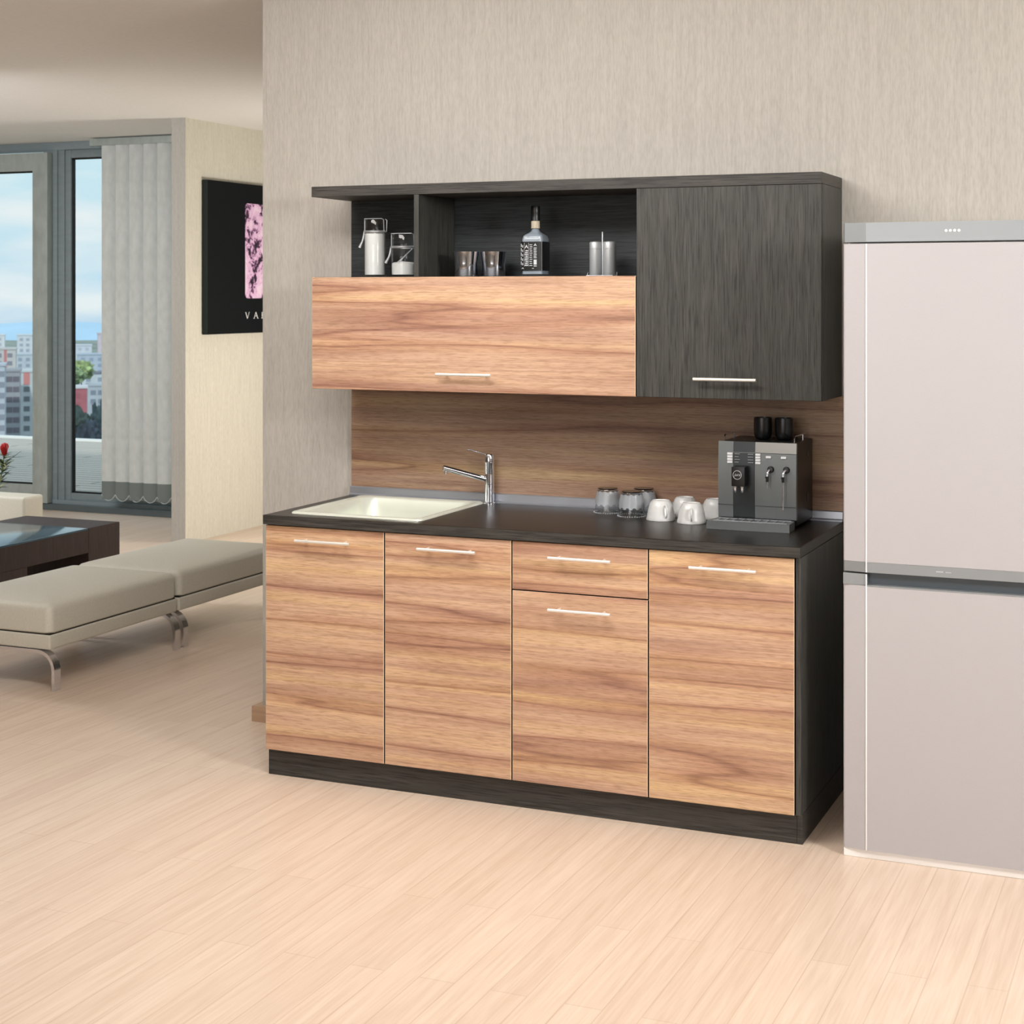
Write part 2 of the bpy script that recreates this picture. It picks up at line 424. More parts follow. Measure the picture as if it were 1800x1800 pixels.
def building(label, u0, u1, vtop, d, wall, depth=12, rz=YAW+.27, rows=None, roof=None, stripe=None, cols=None, win=(96, 100, 112)):  # colours passed in are paled to paint in the distance haze
    a = away(u0, vtop, d); b = away(u1, vtop, d); wdt = (b-a).length; ztop = a.z
    r = thing('apartment_building', label, 'building', (a.x, a.y, GZ), 'city buildings beyond the terrace', rz=rz)
    H = ztop-GZ
    bm = B(); box(bm, 0, wdt, 0, depth, 0, H-.6)
    obj('wall', bm, plain('render_%d_%d_%d' % wall, wall, .9, grain=.03, gscale=(.3, .3, .3)), r)
    bm = B(); box(bm, -.3, wdt+.3, -.3, depth+.3, H-.6, H); obj('roof', bm, plain('roof_%d' % (roof or wall)[0], roof or wall, .9), r)
    wm = plain('far_window_%d' % win[0], win, .3)
    if cols:
        for cx in cols:
            for k in range(rows):
                bm = B(); box(bm, cx*wdt-.9, cx*wdt+.9, -.06, .1, H-3.6-3*k, H-2.0-3*k); obj('window', bm, wm, r)
    if stripe:
        s0, s1, h0, h1, c = stripe
        bm = B(); box(bm, s0*wdt, s1*wdt, -.12, 0, H-h1, H-h0); obj('painted_panel', bm, plain('panel_%d' % c[0], c, .8), r)
    return r
building('grey apartment block with brown windows, seen low behind the red flower', 8, 34, 650, 480, (158, 160, 168), rows=7, cols=(.3, .75), win=(112, 108, 118))
building('pale concrete block with a red panel and one window column', 33, 70, 651, 500, (196, 202, 208), rows=7, cols=(.36,), stripe=(.22, .5, .2, 4.4, (206, 138, 136)), win=(116, 122, 130))
building('pale balcony block at the far left edge of the view', -34, 6.5, 640, 452, (186, 192, 204), rows=8, cols=(.15, .5, .85), win=(142, 146, 160))
building('cream block with a red corner strip behind the grey block', -14, 26, 612, 620, (196, 194, 196), rows=3, cols=(.3, .75), stripe=(.5, .62, 0, 9, (198, 130, 132)), win=(140, 140, 150))
building('tall pale tower block on the skyline, left window pane', 30, 66, 588, 900, (206, 212, 220), rows=5, cols=(.2, .5, .8), win=(164, 172, 188))
building('low white block below the tower on the skyline', 26, 70, 622, 800, (186, 196, 206), rows=3, cols=(.2, .5, .8), win=(150, 160, 176))
building('pale tower on the skyline at the far left', -20, 7, 588, 950, (214, 216, 222), rows=5, cols=(.3, .7), win=(180, 184, 196))
building('red rendered building with a white roof edge', 118, 152, 680, 520, (178, 108, 118), rows=2, cols=(.5,), roof=(206, 206, 212), win=(166, 98, 108))
building('pale grey house beside the red building', 154, 186, 676, 560, (176, 184, 194), rows=2, cols=(.3, .7), win=(130, 140, 156))
building('wide pale block under the hills in the narrow pane', 120, 160, 606, 1000, (204, 210, 222), rows=3, cols=(.2, .5, .8), win=(180, 186, 204))
building('tall pinkish tower beside the blind', 172, 190, 585, 850, (206, 194, 204), rows=5, cols=(.5,), win=(170, 170, 190))
building('long bluish block in the middle of the narrow pane', 136, 184, 622, 800, (176, 188, 204), rows=3, cols=(.2, .5, .8), win=(150, 160, 182))
building('light low block with a dark roof beneath the towers', 140, 190, 655, 640, (196, 204, 212), rows=2, cols=(.3, .7), roof=(120, 122, 136), win=(150, 160, 176))
def tree(label, u, v, d, rw, rh, c):
    p = away(u, v, d); r = thing('tree', label, 'tree', (p.x, p.y, GZ), 'trees in the city')
    H = p.z-GZ; bm = B(); tube(bm, [(0, 0, 0), (0, 0, H-rh*.8)], [rw*.08, rw*.05], 8); obj('trunk', bm, plain('bark', (70, 60, 52), .9), r)
    bm = B(); bmesh.ops.create_icosphere(bm, subdivisions=4, radius=1)
    for vv in bm.verts:
        q = noise.fractal(vv.co*2.6+Vector((u, v, 0)), .8, 2.1, 5)*.5; vv.co = Vector((vv.co.x*rw, vv.co.y*rw, vv.co.z*rh))*(1+q)+Vector((0, 0, H-rh))
    obj('crown', bm, plain('foliage_%d' % c[1], c, .9, grain=.3, gscale=(.5, .5, .5)), r, smooth=True)
tree('bright green tree in the middle of the narrow pane', 143, 634, 600, 4, 3.4, (140, 156, 112))  # far greens dulled to put distance haze into the foliage colour
tree('olive green tree left of the bright one', 128, 648, 565, 4, 2.6, (122, 140, 108))
tree('dark tree beyond the terrace edge, left of the narrow pane', 132, 722, 420, 4.2, 6, (58, 72, 70))
tree('dark blue green tree beyond the terrace edge, by the blind', 175, 712, 452, 3.2, 7.5, (60, 78, 84))
tree('dark low bush tree between the two dark trees', 156, 740, 385, 3.0, 5, (56, 66, 78))
# hills
bm = B(); n = 60; top = []; D = 2300
for k in range(n+1):
    u = -900+1500*k/n; v = 571-4*math.sin(u*.02+.6)-6*noise.noise(Vector((u*.006, 2, 0)))
    a = away(u, v, D); top.append(a)
dirv = Vector((-sn, cs, 0))
rings = [[(p.x, p.y, GZ-5) for p in top], [tuple(p+dirv*60-Vector((0, 0, 14))) for p in top], [tuple(p+dirv*160) for p in top], [(p.x+dirv.x*400, p.y+dirv.y*400, GZ-5) for p in top]]
R_ = [[bm.verts.new(p) for p in r] for r in rings]
for i in range(3):
    for k in range(n): bm.faces.new((R_[i][k], R_[i][k+1], R_[i+1][k+1], R_[i+1][k]))
struct('hills', bm, plain('hazed_hills', (176, 208, 232), 1, grain=.03, gscale=(.01, .01, .01)), 'hills on the horizon in a haze blue', 'hills', smooth=True)  # distance haze painted into the hill colour as pale blue

# ------------------------------------------------------------ base cabinets
def bar_handle(name, parent, x0, z, y=-.03, ln=.203, mat='nickel'):
    bm = B(); tube(bm, [(x0, y, z), (x0+ln, y, z)], .0052, 14)
    for xx in (x0+.028, x0+ln-.028): tube(bm, [(xx, y, z), (xx, .001, z)], .004, 10)
    return obj(name, bm, mat, parent, smooth=True)
def door_bm(x0, x1, z0, z1, g=.0021, th=.018, y=0):
    bm = B(); box(bm, x0+g, x1-g, y, y+th, z0, z1, .0013, 1); bm.normal_update()
    for f in bm.faces:      # pale arris along the front edge, sides darkened to paint in the shade of the gaps
        n = f.normal
        if abs(n.x) > .9 or abs(n.z) > .9: f.material_index = 2
        elif abs(n.x) > .4: f.material_index = 1
    return bm
def carcass_bm(x0, x1, z0, z1, y0, y1, t=.016, top=False):
    bm = B(); box(bm, x0, x0+t, y0, y1, z0, z1); box(bm, x1-t, x1, y0, y1, z0, z1); box(bm, x0+t, x1-t, y0, y1, z0, z0+t); box(bm, x0+t, x1-t, y1-.006, y1, z0+t, z1)
    if top: box(bm, x0+t, x1-t, y0, y1-.006, z1-t, z1)
    return bm
labels = ['walnut fronted base cabinet under the sink, leftmost of the four', 'walnut fronted base cabinet with one door, second from the left',
          'walnut fronted base cabinet with a drawer above its door', 'walnut fronted base cabinet with one door, beside the fridge']
W4 = .4493
for i in range(4):
    r = thing('base_cabinet', labels[i], 'kitchen cabinet', (i*W4, 0, ZB), 'base cabinets')
    H = ZT-ZB
    obj('carcass', carcass_bm(.0005, W4-.0005, 0, H-.002, .020, YW-.012), 'carcass', r)
    hx = .1325 if i != 3 else .137
    if i == 2:
        d = obj('drawer_front', door_bm(0, W4, .599, H-.003), ['walnut', 'edge_light', 'carcass'], r); bar_handle('handle', d, .134, .7085)
        d = obj('door', door_bm(0, W4, .0, .5955), ['walnut', 'edge_light', 'carcass'], r); bar_handle('handle', d, .134, .548)
    else:
        d = obj('door', door_bm(0, W4, 0, H-.003), ['walnut', 'edge_light', 'carcass'], r); bar_handle('handle', d, hx, .7085)
bm = B(); box(bm, 0, 1.797, .023, .041, 0, ZB-.002, .001, 1)
box(bm, 1.7975, 1.8145, .023, YW-.008, 0, ZB-.0015, .001, 1)
tag(obj('plinth', bm, 'oak_x'), 'dark oak plinth board running under the base cabinets', 'plinth')
bm = B(); box(bm, 1.7985, 1.8145, .004, YW-.008, ZB, ZT-.001, .001, 1)
tag(obj('side_panel', bm, 'oak_z'), 'dark oak side panel closing the base units beside the fridge', 'panel')
# worktop with a cut-out for the sink
bm = B(); ox = (-.003, 1.8145); oy = (-.0075, YW-.003); ix = (.085, .54); iy = (.075, .54)
def rr_(x, y, z): return [(x[0], y[0], z), (x[1], y[0], z), (x[1], y[1], z), (x[0], y[1], z)]
rings = [rr_(ix, iy, ZT), rr_(ox, oy, ZT), rr_(ox, oy, ZC), rr_(ix, iy, ZC), rr_(ix, iy, ZT)]
loft(bm, rings); bmesh.ops.remove_doubles(bm, verts=bm.verts, dist=1e-6)
es = [e for e in bm.edges if all(abs(v.co.z-ZC) < 1e-6 for v in e.verts) and len(e.link_faces) == 2 and any(abs(f.normal.z) < .5 for f in e.link_faces)]
wt = tag(obj('worktop', bm, 'oak_top'), 'black brown oak worktop running over all base cabinets', 'worktop')
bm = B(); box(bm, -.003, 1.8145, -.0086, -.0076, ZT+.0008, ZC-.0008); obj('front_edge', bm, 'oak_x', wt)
bv = wt.modifiers.new('edge', 'BEVEL'); bv.width = .0025; bv.segments = 2; bv.limit_method = 'ANGLE'

# sink
sk = thing('kitchen_sink', 'pale satin inset sink at the left end of the worktop', 'sink', (0, 0, ZC))
def rz_(x0, x1, y0, y1, r, z): return [(x, y, z) for x, y in rrect(x0, x1, y0, y1, r)]
bm = B(); a = (.062, .556, .052, .562)
rings = [rz_(a[0], a[1], a[2], a[3], .022, .0003), rz_(a[0]+.002, a[1]-.002, a[2]+.002, a[3]-.002, .021, .005), rz_(a[0]+.007, a[1]-.007, a[2]+.007, a[3]-.007, .02, .0075),
         rz_(a[0]+.02, a[1]-.02, a[2]+.02, a[3]-.02, .03, .0065), rz_(a[0]+.026, a[1]-.026, a[2]+.026, a[3]-.026, .045, .003)]
obj('rim', loft(bm, rings), 'sink', sk, smooth=True)
bm = B(); rings = [rz_(a[0]+.026, a[1]-.026, a[2]+.026, a[3]-.026, .045, .003), rz_(a[0]+.032, a[1]-.032, a[2]+.032, a[3]-.032, .05, -.006)]
for q, z in ((.04, -.04), (.05, -.09), (.062, -.125), (.085, -.142), (.12, -.148)): rings.append(rz_(a[0]+q, a[1]-q, a[2]+q, a[3]-q, .055+q*.3, z))
obj('bowl', loft(bm, rings, cap1=True), 'sink', sk, smooth=True)
bm = B(); lathe(bm, [(0, -.144), (.02, -.144), (.036, -.1455), (.04, -.1478)], 28, (.31, .31, 0)); obj('drain', bm, 'chrome', sk, smooth=True)
# tap
tp = thing('kitchen_tap', 'chrome single lever tap standing behind the sink', 'tap', (.575, .556, ZC))
bm = B(); lathe(bm, [(0, 0), (.0205, 0), (.0205, .004), (.0175, .006), (.0172, .062), (.0182, .063), (.0182, .068), (.0172, .069), (.0172, .105), (0, .105)], 32)
obj('body', bm, 'chrome', tp, smooth=True)
bm = B(); lathe(bm, [(0, .1065), (.0166, .1065), (.0172, .108), (.0172, .143), (.0178, .144), (.0178, .148), (.0168, .149), (.0166, .172), (.015, .1745), (0, .1745)], 32)
hd = obj('lever_head', bm, 'chrome', tp, smooth=True)
bm = B(); tube(bm, [(-.008, -.006, .172), (-.03, -.021, .181), (-.052, -.037, .190), (-.066, -.047, .193)], [.003, .0024, .002, .0024], 10); obj('lever', bm, 'chrome', hd, smooth=True)
bm = B(); tube(bm, [(-.008, -.006, .086), (-.134, -.096, .130), (-.1345, -.0964, .1301)], [.0098, .0098, .009], 20)
sp = obj('spout', bm, 'chrome', tp, smooth=True)
bm = B(); lathe(bm, [(0, -.016), (.006, -.016), (.0065, -.004), (.0065, 0), (0, 0)], 16, (-.127, -.091, .124)); obj('aerator', bm, 'chrome', sp, smooth=True)

# backsplash and aluminium strip
bm = B(); box(bm, 0, 1.92, .5985, YW-.001, ZC, 1.279); tag(obj('backsplash', bm, 'walnut_shaded'), 'walnut backsplash panel between worktop and wall cabinets', 'backsplash')
bm = B(); prism(bm, [(.598, 0), (.580, 0), (.580, .004), (.586, .008), (.588, .030), (.592, .033), (.598, .033)], lambda u, v, t: (t, u, ZC+v), .0, 1.8145)
tag(obj('splash_strip', bm, 'alu', smooth=False), 'aluminium sealing strip between worktop and backsplash', 'trim strip')

# ------------------------------------------------------------ wall units
ZS0, ZS1, ZU = 1.954, 1.990, 1.280
r = thing('open_shelf', 'dark oak open shelf frame above the walnut flap', 'shelf', (0, UY, ZS0))
bm = B(); box(bm, 0, 1.8075, 0, YW-UY-.001, 0, ZS1-ZS0, .0008, 1); obj('top_board', bm, 'oak_x', r)
ZF = 1.672
bm = B(); box(bm, .402, .420, .001, .288, ZF-ZS0+.0005, -.0005, .0006, 1); obj('divider', bm, 'oak_z', r)
bm = B(); box(bm, 0, 1.2035, .290, .303, ZF-ZS0+.0005, -.0005); obj('back_panel', bm, 'oak_back', r)
r = thing('wall_cabinet', 'low wide wall cabinet with a walnut lift up front', 'kitchen cabinet', (0, UY, ZU), 'wall cabinets')
obj('carcass', carcass_bm(.002, 1.2025, 0, ZF-ZU, .020, YW-UY-.002, top=True), 'oak_x', r)
d = obj('flap_door', door_bm(0, 1.2042, 0, ZF-ZU-.001), ['walnut', 'edge_light', 'carcass'], r); bar_handle('handle', d, .500, .0605)
r = thing('wall_cabinet', 'tall dark oak wall cabinet beside the fridge', 'kitchen cabinet', (1.2045, UY, ZU), 'wall cabinets')
obj('carcass', carcass_bm(0, .603, 0, ZS0-ZU-.001, .019, YW-UY-.002, top=True), 'oak_z', r)
d = obj('door', door_bm(0, .603, 0, ZS0-ZU-.001, g=.0008), ['oak_z', 'oak_z', 'oak_z'], r); bar_handle('handle', d, .200, .0625)

# ------------------------------------------------------------ things on the open shelf
def swing_jar(label, x, y, R, H, hlid, fill, clipx=-1, spoon=False):
    r = thing('storage_jar', label, 'jar', (x, y, ZF), 'clip top jars')
    bm = B(); lathe(bm, [(0, .001), (R*.95, .001), (R, .006), (R, hlid-.008), (R*.96, hlid-.002), (R*.93, hlid-.002), (R*.96, hlid-.009), (R*.965, .008), (0, .006)], 36)
    obj('glass_body', bm, 'glass', r, smooth=True)
    bm = B(); lathe(bm, [(0, .007), (R*.94, .009), (R*.95, fill-.004), (R*.8, fill), (0, fill+.004)], 36); obj('contents', bm, 'jar_white', r, smooth=True)
    bm = B(); lathe(bm, [(R*1.02, hlid-.004), (R*1.05, hlid-.002), (R*1.05, hlid+.002), (R*1.0, hlid+.004), (R*.96, hlid+.002), (R*.96, hlid-.004), (R*1.02, hlid-.004)], 36); obj('seal_ring', bm, 'steel', r, smooth=True)
    bm = B(); lathe(bm, [(R*.93, hlid+.003), (R*.93, H-.006), (R*.86, H-.001), (0, H)], 36); ld = obj('lid', bm, 'glass', r, smooth=True)
    bm = B(); q = R*1.02
    tube(bm, [(-q, -.006, hlid), (-q*.98, -.008, H-.004), (-q*.9, -R*.4, H), (q*.9, -R*.4, H), (q*.98, -.008, H-.004), (q*1.0, -.006, hlid)], .0016, 8)
    tube(bm, [(q, .0, hlid), (q*1.18, 0, hlid), (q*1.22, 0, H-.006), (q*1.05, -.0, H-.002)], .0014, 8)
    cl = obj('wire_clip', bm, 'steel', r, smooth=True)
    bm = B(); tube(bm, [(-q, -.008, hlid+.004), (-q*1.08, -.010, hlid-.022), (-q*1.15, -.012, hlid-.034), (-q*1.42, -.014, hlid-.056)], [.003, .0042, .0035, .0055], 10); obj('clip_lever', bm, 'steel', cl, smooth=True)
    if spoon:
        bm = B(); tube(bm, [(R*.78, 0, hlid-.006), (-R*.1, -.005, fill+.012), (-R*.4, -.006, fill)], [.002, .0024, .005], 8); obj('scoop', bm, 'steel', r, smooth=True)
    return r
swing_jar('tall glass clip jar filled to the top with white powder', .177, .45, .038, .208, .162, .158)
swing_jar('short glass clip jar half filled, beside the shelf divider', .2905, .45, .044, .154, .106, .052, spoon=True)
def tumbler(label, x, y):
    r = thing('steel_tumbler', label, 'cup', (x, y, ZF), 'steel tumblers')
    bm = B(); lathe(bm, [(0, .001), (.0385, .001), (.040, .004), (.0405, .045), (.0465, .087), (.0455, .0872), (.0395, .045), (.039, .006), (0, .005)], 40)
    obj('cup_body', bm, 'chrome', r, smooth=True); return r
t1 = tumbler('polished steel tumbler beside the shelf divider', .533, .45)
dup(t1, (.624, .484, ZF), 'polished steel tumbler on the bottle side of its twin')
# bottle
bt = thing('bottle', 'square liquor bottle with a black label and black cap', 'bottle', (.792, .455, ZF), rz=math.radians(2))
def sq(h, r, z): return [(x, y, z) for x, y in rrect(-h, h, -h, h, r, 5)]
bm = B()
rings = [sq(.038, .010, .001), sq(.040, .011, .006), sq(.040, .011, .132), sq(.037, .014, .142), sq(.027, .02, .150), sq(.0175, .0172, .157), sq(.014, .0138, .164), sq(.0135, .0133, .19)]
obj('glass_body', loft(bm, rings, True, True), 'glass', bt, smooth=True)
bm = B(); rings = [sq(.0365, .009, .008), sq(.0375, .010, .125), sq(.0345, .012, .139), sq(.025, .018, .147), sq(.0155, .0152, .154), sq(.012, .0118, .162)]
obj('liquor', loft(bm, rings, True, True), plain('clear_liquor', (140, 150, 160), .2), bt, smooth=True)
bm = B(); rings = [sq(.0408, .0115, .020), sq(.0408, .0115, .118)]; loft(bm, rings); lb = obj('label', bm, 'black', bt, smooth=True)
bm = B(); yf = -.0412
def mk(x0, x1, z0, z1): box(bm, x0, x1, yf, -.0405, z0, z1)
for k in range(5): mk(-.0372, -.0355, .040+k*.015, .051+k*.015); mk(-.0325, -.0300, .038+k*.015, .046+k*.015)
mk(-.0255, -.0248, .034, .114); mk(-.0100, -.0093, .034, .114)
for k in range(9):
    mk(-.0235+.0012*(k % 3), -.0115-.0012*(k % 2), .036+k*.0062, .0395+k*.0062)
prism(bm, [(-.0240, .096), (-.0175, .108), (-.0110, .096), (-.0140, .096), (-.0175, .102), (-.0210, .096)], lambda u, v, t: (u, t, v), yf, -.0405)
for k in range(11): mk(-.0065+.001*(k % 2), .0040-.0008*(k % 3), .036+k*.0070, .0385+k*.0070)
for k in range(7): mk(.0085, .0195-.001*(k % 2), .062+k*.0055, .0645+k*.0055)
mk(.0085, .0195, .040, .057); mk(.0085, .0195, .034, .037)
prism(bm, [(.0085, .103), (.0140, .112), (.0195, .103), (.0170, .103), (.0140, .107), (.0110, .103)], lambda u, v, t: (u, t, v), yf, -.0405)
mk(.002, .010, .0265, .0280)
prism(bm, [(-.0355, .0255), (-.0310, .0310), (-.0265, .0255), (-.0285, .0255), (-.0310, .0285), (-.0335, .0255)], lambda u, v, t: (u, t, v), yf, -.0405)
obj('label_print', bm, 'print', lb)
bm = B(); lathe(bm, [(.0145, .164), (.0150, .166), (.0145, .190), (.014, .191)], 24); obj('neck_band', bm, plain('paper_neck_band', (176, 168, 148), .7, grain=.06, gscale=(200, 200, 20)), bt, smooth=True)
bm = B(); lathe(bm, [(.0165, .190), (.0155, .2), (.0148, .214), (.0152, .2155), (.0152, .239), (.0142, .241), (0, .241)], 28); obj('cap', bm, 'black', bt, smooth=True)
# salt and pepper
cr = thing('cruet_stand', 'wire stand holding the two steel shakers', 'stand', (1.030, .47, ZF))
bm = B(); tube(bm, [(-.052, 0, .013), (-.055, 0, .006), (-.052, 0, .0025), (.048, 0, .0025), (.051, 0, .006), (.051, 0, .014)], .0018, 8)
tube(bm, [(-.048, -.026, .002), (.046, -.026, .002), (.046, .026, .002), (-.048, .026, .002), (-.048, -.026, .002)], .0016, 8); obj('wire_base', bm, 'steel', cr, smooth=True)
bm = B(); tube(bm, [(0, 0, .002), (0, 0, .148), (0, 0, .150)], [.0028, .0028, .0015], 12); obj('handle_rod', bm, 'steel', cr, smooth=True)
def shaker(label, x):
    r = thing('shaker', label, 'shaker', (x, .47, ZF+.004), 'salt and pepper shakers')
    bm = B(); lathe(bm, [(0, 0), (.020, 0), (.0212, .002), (.0212, .088), (0, .088)], 32); obj('body', bm, 'shaker', r, smooth=True)
    bm = B(); lathe(bm, [(0, .0885), (.0212, .0885), (.0212, .108), (.019, .112), (0, .1135)], 32); obj('cap', bm, 'shaker', r, smooth=True)
    return r
s1 = shaker('brushed steel shaker on the bottle side of the stand', 1.0055)
dup(s1, (1.0545, .47, ZF+.004), 'brushed steel shaker on the dark cabinet side of the stand')

# ------------------------------------------------------------ things on the worktop
def cut_glass():
    t = NT('frosted_cut_glass')
    t.b.inputs['Base Color'].default_value = lin((205, 212, 218)); t.b.inputs['Roughness'].default_value = .35
    t.b.inputs['Transmission Weight'].default_value = .35; t.b.inputs['Alpha'].default_value = .7
    return t.m
M['frost'] = cut_glass()
M['smoke'] = plain('dark_glass_base', (34, 28, 26), .15)
def glass_cup(label, x, y, rz=0):
    r = thing('drinking_glass', label, 'glass', (x, y, ZC), 'upturned cut glasses', rz)
    n = 48; fl = lambda t, j: .022*math.cos(12*t)*(1 if j in (2, 3, 4, 5) else .2)
    bm = B(); lathe(bm, [(.0445, .0005), (.0458, .002), (.0440, .010), (.0415, .035), (.0385, .062), (.0355, .078), (.0335, .0805), (.0325, .0775), (.036, .06), (.0395, .03), (.0425, .008), (.0445, .0005)], n, wob=fl)
    g = obj('glass_body', bm, 'glass', r, smooth=True)
    bm = B(); zig = [(.0432 if k % 2 else .0427) for k in range(n)]
    lo = [((.0432)*math.cos(2*PI*k/n), .0432*math.sin(2*PI*k/n), .024+(.006 if (k//2) % 2 else 0)) for k in range(n)]
    mid = [(.0412*math.cos(2*PI*k/n)*(1+.022*math.cos(12*2*PI*k/n)), .0412*math.sin(2*PI*k/n)*(1+.022*math.cos(12*2*PI*k/n)), .048) for k in range(n)]
    hi = [(.0366*math.cos(2*PI*k/n), .0366*math.sin(2*PI*k/n), .074-(.003 if (k//2) % 2 else 0)) for k in range(n)]
    loft(bm, [lo, mid, hi]); obj('frosted_band', bm, 'frost', r, smooth=True)
    bm = B(); lathe(bm, [(0, .079), (.0315, .079), (.0335, .0815), (.0325, .083), (0, .0825)], 36); obj('base_disc', bm, 'smoke', r, smooth=True)
    bm = B()
    for k in range(36):
        t = 2*PI*k/36; c = (.0462*math.cos(t), .0462*math.sin(t))
        box(bm, c[0]-.0018, c[0]+.0018, c[1]-.0018, c[1]+.0018, .0004, .003)
    obj('beaded_rim', bm, 'frost', r)
    return r
g1 = glass_cup('upturned cut glass nearest the sink, standing alone', 1.036, .505)
dup(g1, (1.140, .450, ZC), 'upturned cut glass in front, beside the white cups', .2)
dup(g1, (1.150, .5465, ZC), 'upturned cut glass half hidden behind the front glass', .4)
def cup(label, x, y, rz):
    r = thing('coffee_cup', label, 'cup', (x, y, ZC), 'upturned white cups', rz)
    fl = lambda t, j: .006*math.cos(10*t)
    bm = B(); lathe(bm, [(.0472, .0005), (.0478, .0025), (.0455, .012), (.0425, .028), (.039, .044), (.034, .057), (.029, .0625), (.0275, .0645), (.0265, .064), (.0255, .0615), (0, .0612)], 48, wob=fl)
    lathe(bm, [(.0465, .0006), (.043, .013), (.0395, .03), (.0355, .045), (.028, .056), (0, .058)], 48); obj('cup_body', bm, 'porcelain', r, smooth=True)
    bm = B(); tube(bm, [(.037, 0, .050), (.050, 0, .050), (.0595, 0, .040), (.059, 0, .026), (.052, 0, .014), (.0455, 0, .012)], [.003, .0032, .0032, .003, .0028, .0026], 10)
    obj('handle', bm, 'porcelain', r, smooth=True); return r
c1 = cup('upturned white cup in front, beside the cut glasses', 1.258, .400, math.radians(-52))
dup(c1, (1.371, .372, ZC), 'upturned white cup in front, handle facing the viewer', math.radians(-74))
dup(c1, (1.306, .510, ZC), 'upturned white cup at the back, between the two front cups', math.radians(-30))
dup(c1, (1.412, .500, ZC), 'upturned white cup touching the coffee machine side', math.radians(-58))

# coffee machine
XM = 1.466
cm = thing('coffee_machine', 'grey and black automatic coffee machine with cups on top', 'coffee machine', (XM, .355, ZC))
Wm, Hm = .252, .268
bm = B(); box(bm, .002, Wm-.002, .010, .232, .006, Hm, .006, 3); obj('body', bm, 'black', cm, smooth=True)
bm = B()
for fx, fy in ((.02, .03), (.23, .03), (.02, .21), (.23, .21)): lathe(bm, [(0, 0), (.012, 0), (.012, .008), (0, .008)], 16, (fx, fy, 0))
obj('feet', bm, 'black', cm)
def curved_panel(x0, x1, z0, z1, y=0, th=.012, bow=.006, n=8):
    bm = B(); pr = []
    for k in range(n+1):
        z = z0+(z1-z0)*k/n; q = (z/Hm-.5)*2; pr.append((y-bow*(1-q*q), z))
    poly = pr+[(y+th, z1), (y+th, z0)]
    prism(bm, poly, lambda u, v, t: (t, u, v), x0, x1); return bm
obj('left_panel', curved_panel(0, .049, .028, Hm+.001), 'machine', cm, smooth=True)
ct = obj('centre_panel', curved_panel(.0492, .1198, .028, Hm+.001, .0015), 'machine_dark', cm, smooth=True)
obj('right_panel', curved_panel(.12, Wm, .028, Hm-.034), 'machine', cm, smooth=True)
obj('right_panel_top', curved_panel(.12, Wm, Hm-.0325, Hm+.001), 'machine_hi', cm, smooth=True)
bm = B(); box(bm, .12, Wm, -.0062, -.002, .0675, .0685); box(bm, 0, .049, -.0062, -.002, .0675, .0685); obj('panel_groove', bm, 'black', cm)
for k in range(4):
    bm = B(); box(bm, .030, .0475, -.0075, .0, .200+k*.0088, .2072+k*.0088, .0008, 1); obj('button', bm, 'button', cm, smooth=True)
    bm = B(); box(bm, .1215, .138, -.0075, .0, .200+k*.0088, .2072+k*.0088, .0008, 1); obj('button', bm, 'button', cm, smooth=True)
for xx in (.155, .2035):
    bm = B(); box(bm, xx, xx+.017, -.0078, .0, .2195, .2268, .0008, 1); obj('button', bm, 'button', cm, smooth=True)
# display prints: short dashes beside the buttons and a hair line
bm = B(); box(bm, .0505, .1185, -.0052, -.003, .2345, .2350)
for k in range(4):
    z = .2032+k*.0088
    for q in range(3+k % 2): box(bm, .054+q*.0045, .0572+q*.0045, -.0062, -.003, z, z+.0012)
    for q in range(4): box(bm, .097+q*.0045, .1002+q*.0045, -.0062, -.003, z, z+.0012)
obj('display_print', bm, 'print', ct)
bm = B(); box(bm, .055, .099, -.050, .002, .131, .194, .004, 2); sb = obj('spout_block', bm, 'black', cm, smooth=True)
bm = B(); lathe(bm, [(.0128, 0), (.0142, 0), (.0142, .0014), (.0128, .0014), (.0128, 0)], 36)
for v in bm.verts: v.co = Vector((v.co.x+.0745, -.0502-v.co.z, v.co.y+.168))
obj('logo_ring', bm, 'print', sb, smooth=True)
def text_obj(s, size, mat, parent, loc, rot, name, ext=.0003, shear=0):
    cu = bpy.data.curves.new('t', 'FONT'); cu.body = s; cu.size = size; cu.extrude = ext; cu.align_x = 'CENTER'; cu.align_y = 'CENTER'; cu.shear = shear
    o = bpy.data.objects.new('t', cu); col.objects.link(o)
    me = bpy.data.meshes.new_from_object(o); bpy.data.objects.remove(o)
    me.materials.clear(); me.materials.append(M[mat])
    n = bpy.data.objects.new(name, me); col.objects.link(n); n.parent = parent; n.location = loc; n.rotation_euler = rot; return n
text_obj('jura', .0125, 'print', sb, (.0745, -.0508, .1685), (PI/2, 0, 0), 'logo_lettering', shear=.3)
for xx in (.066, .0885):
    bm = B(); lathe(bm, [(0, -.024), (.0035, -.024), (.005, -.016), (.0055, 0), (.0045, .008), (0, .009)], 20, (xx, -.044, .136)); obj('coffee_nozzle', bm, 'chrome', sb, smooth=True)
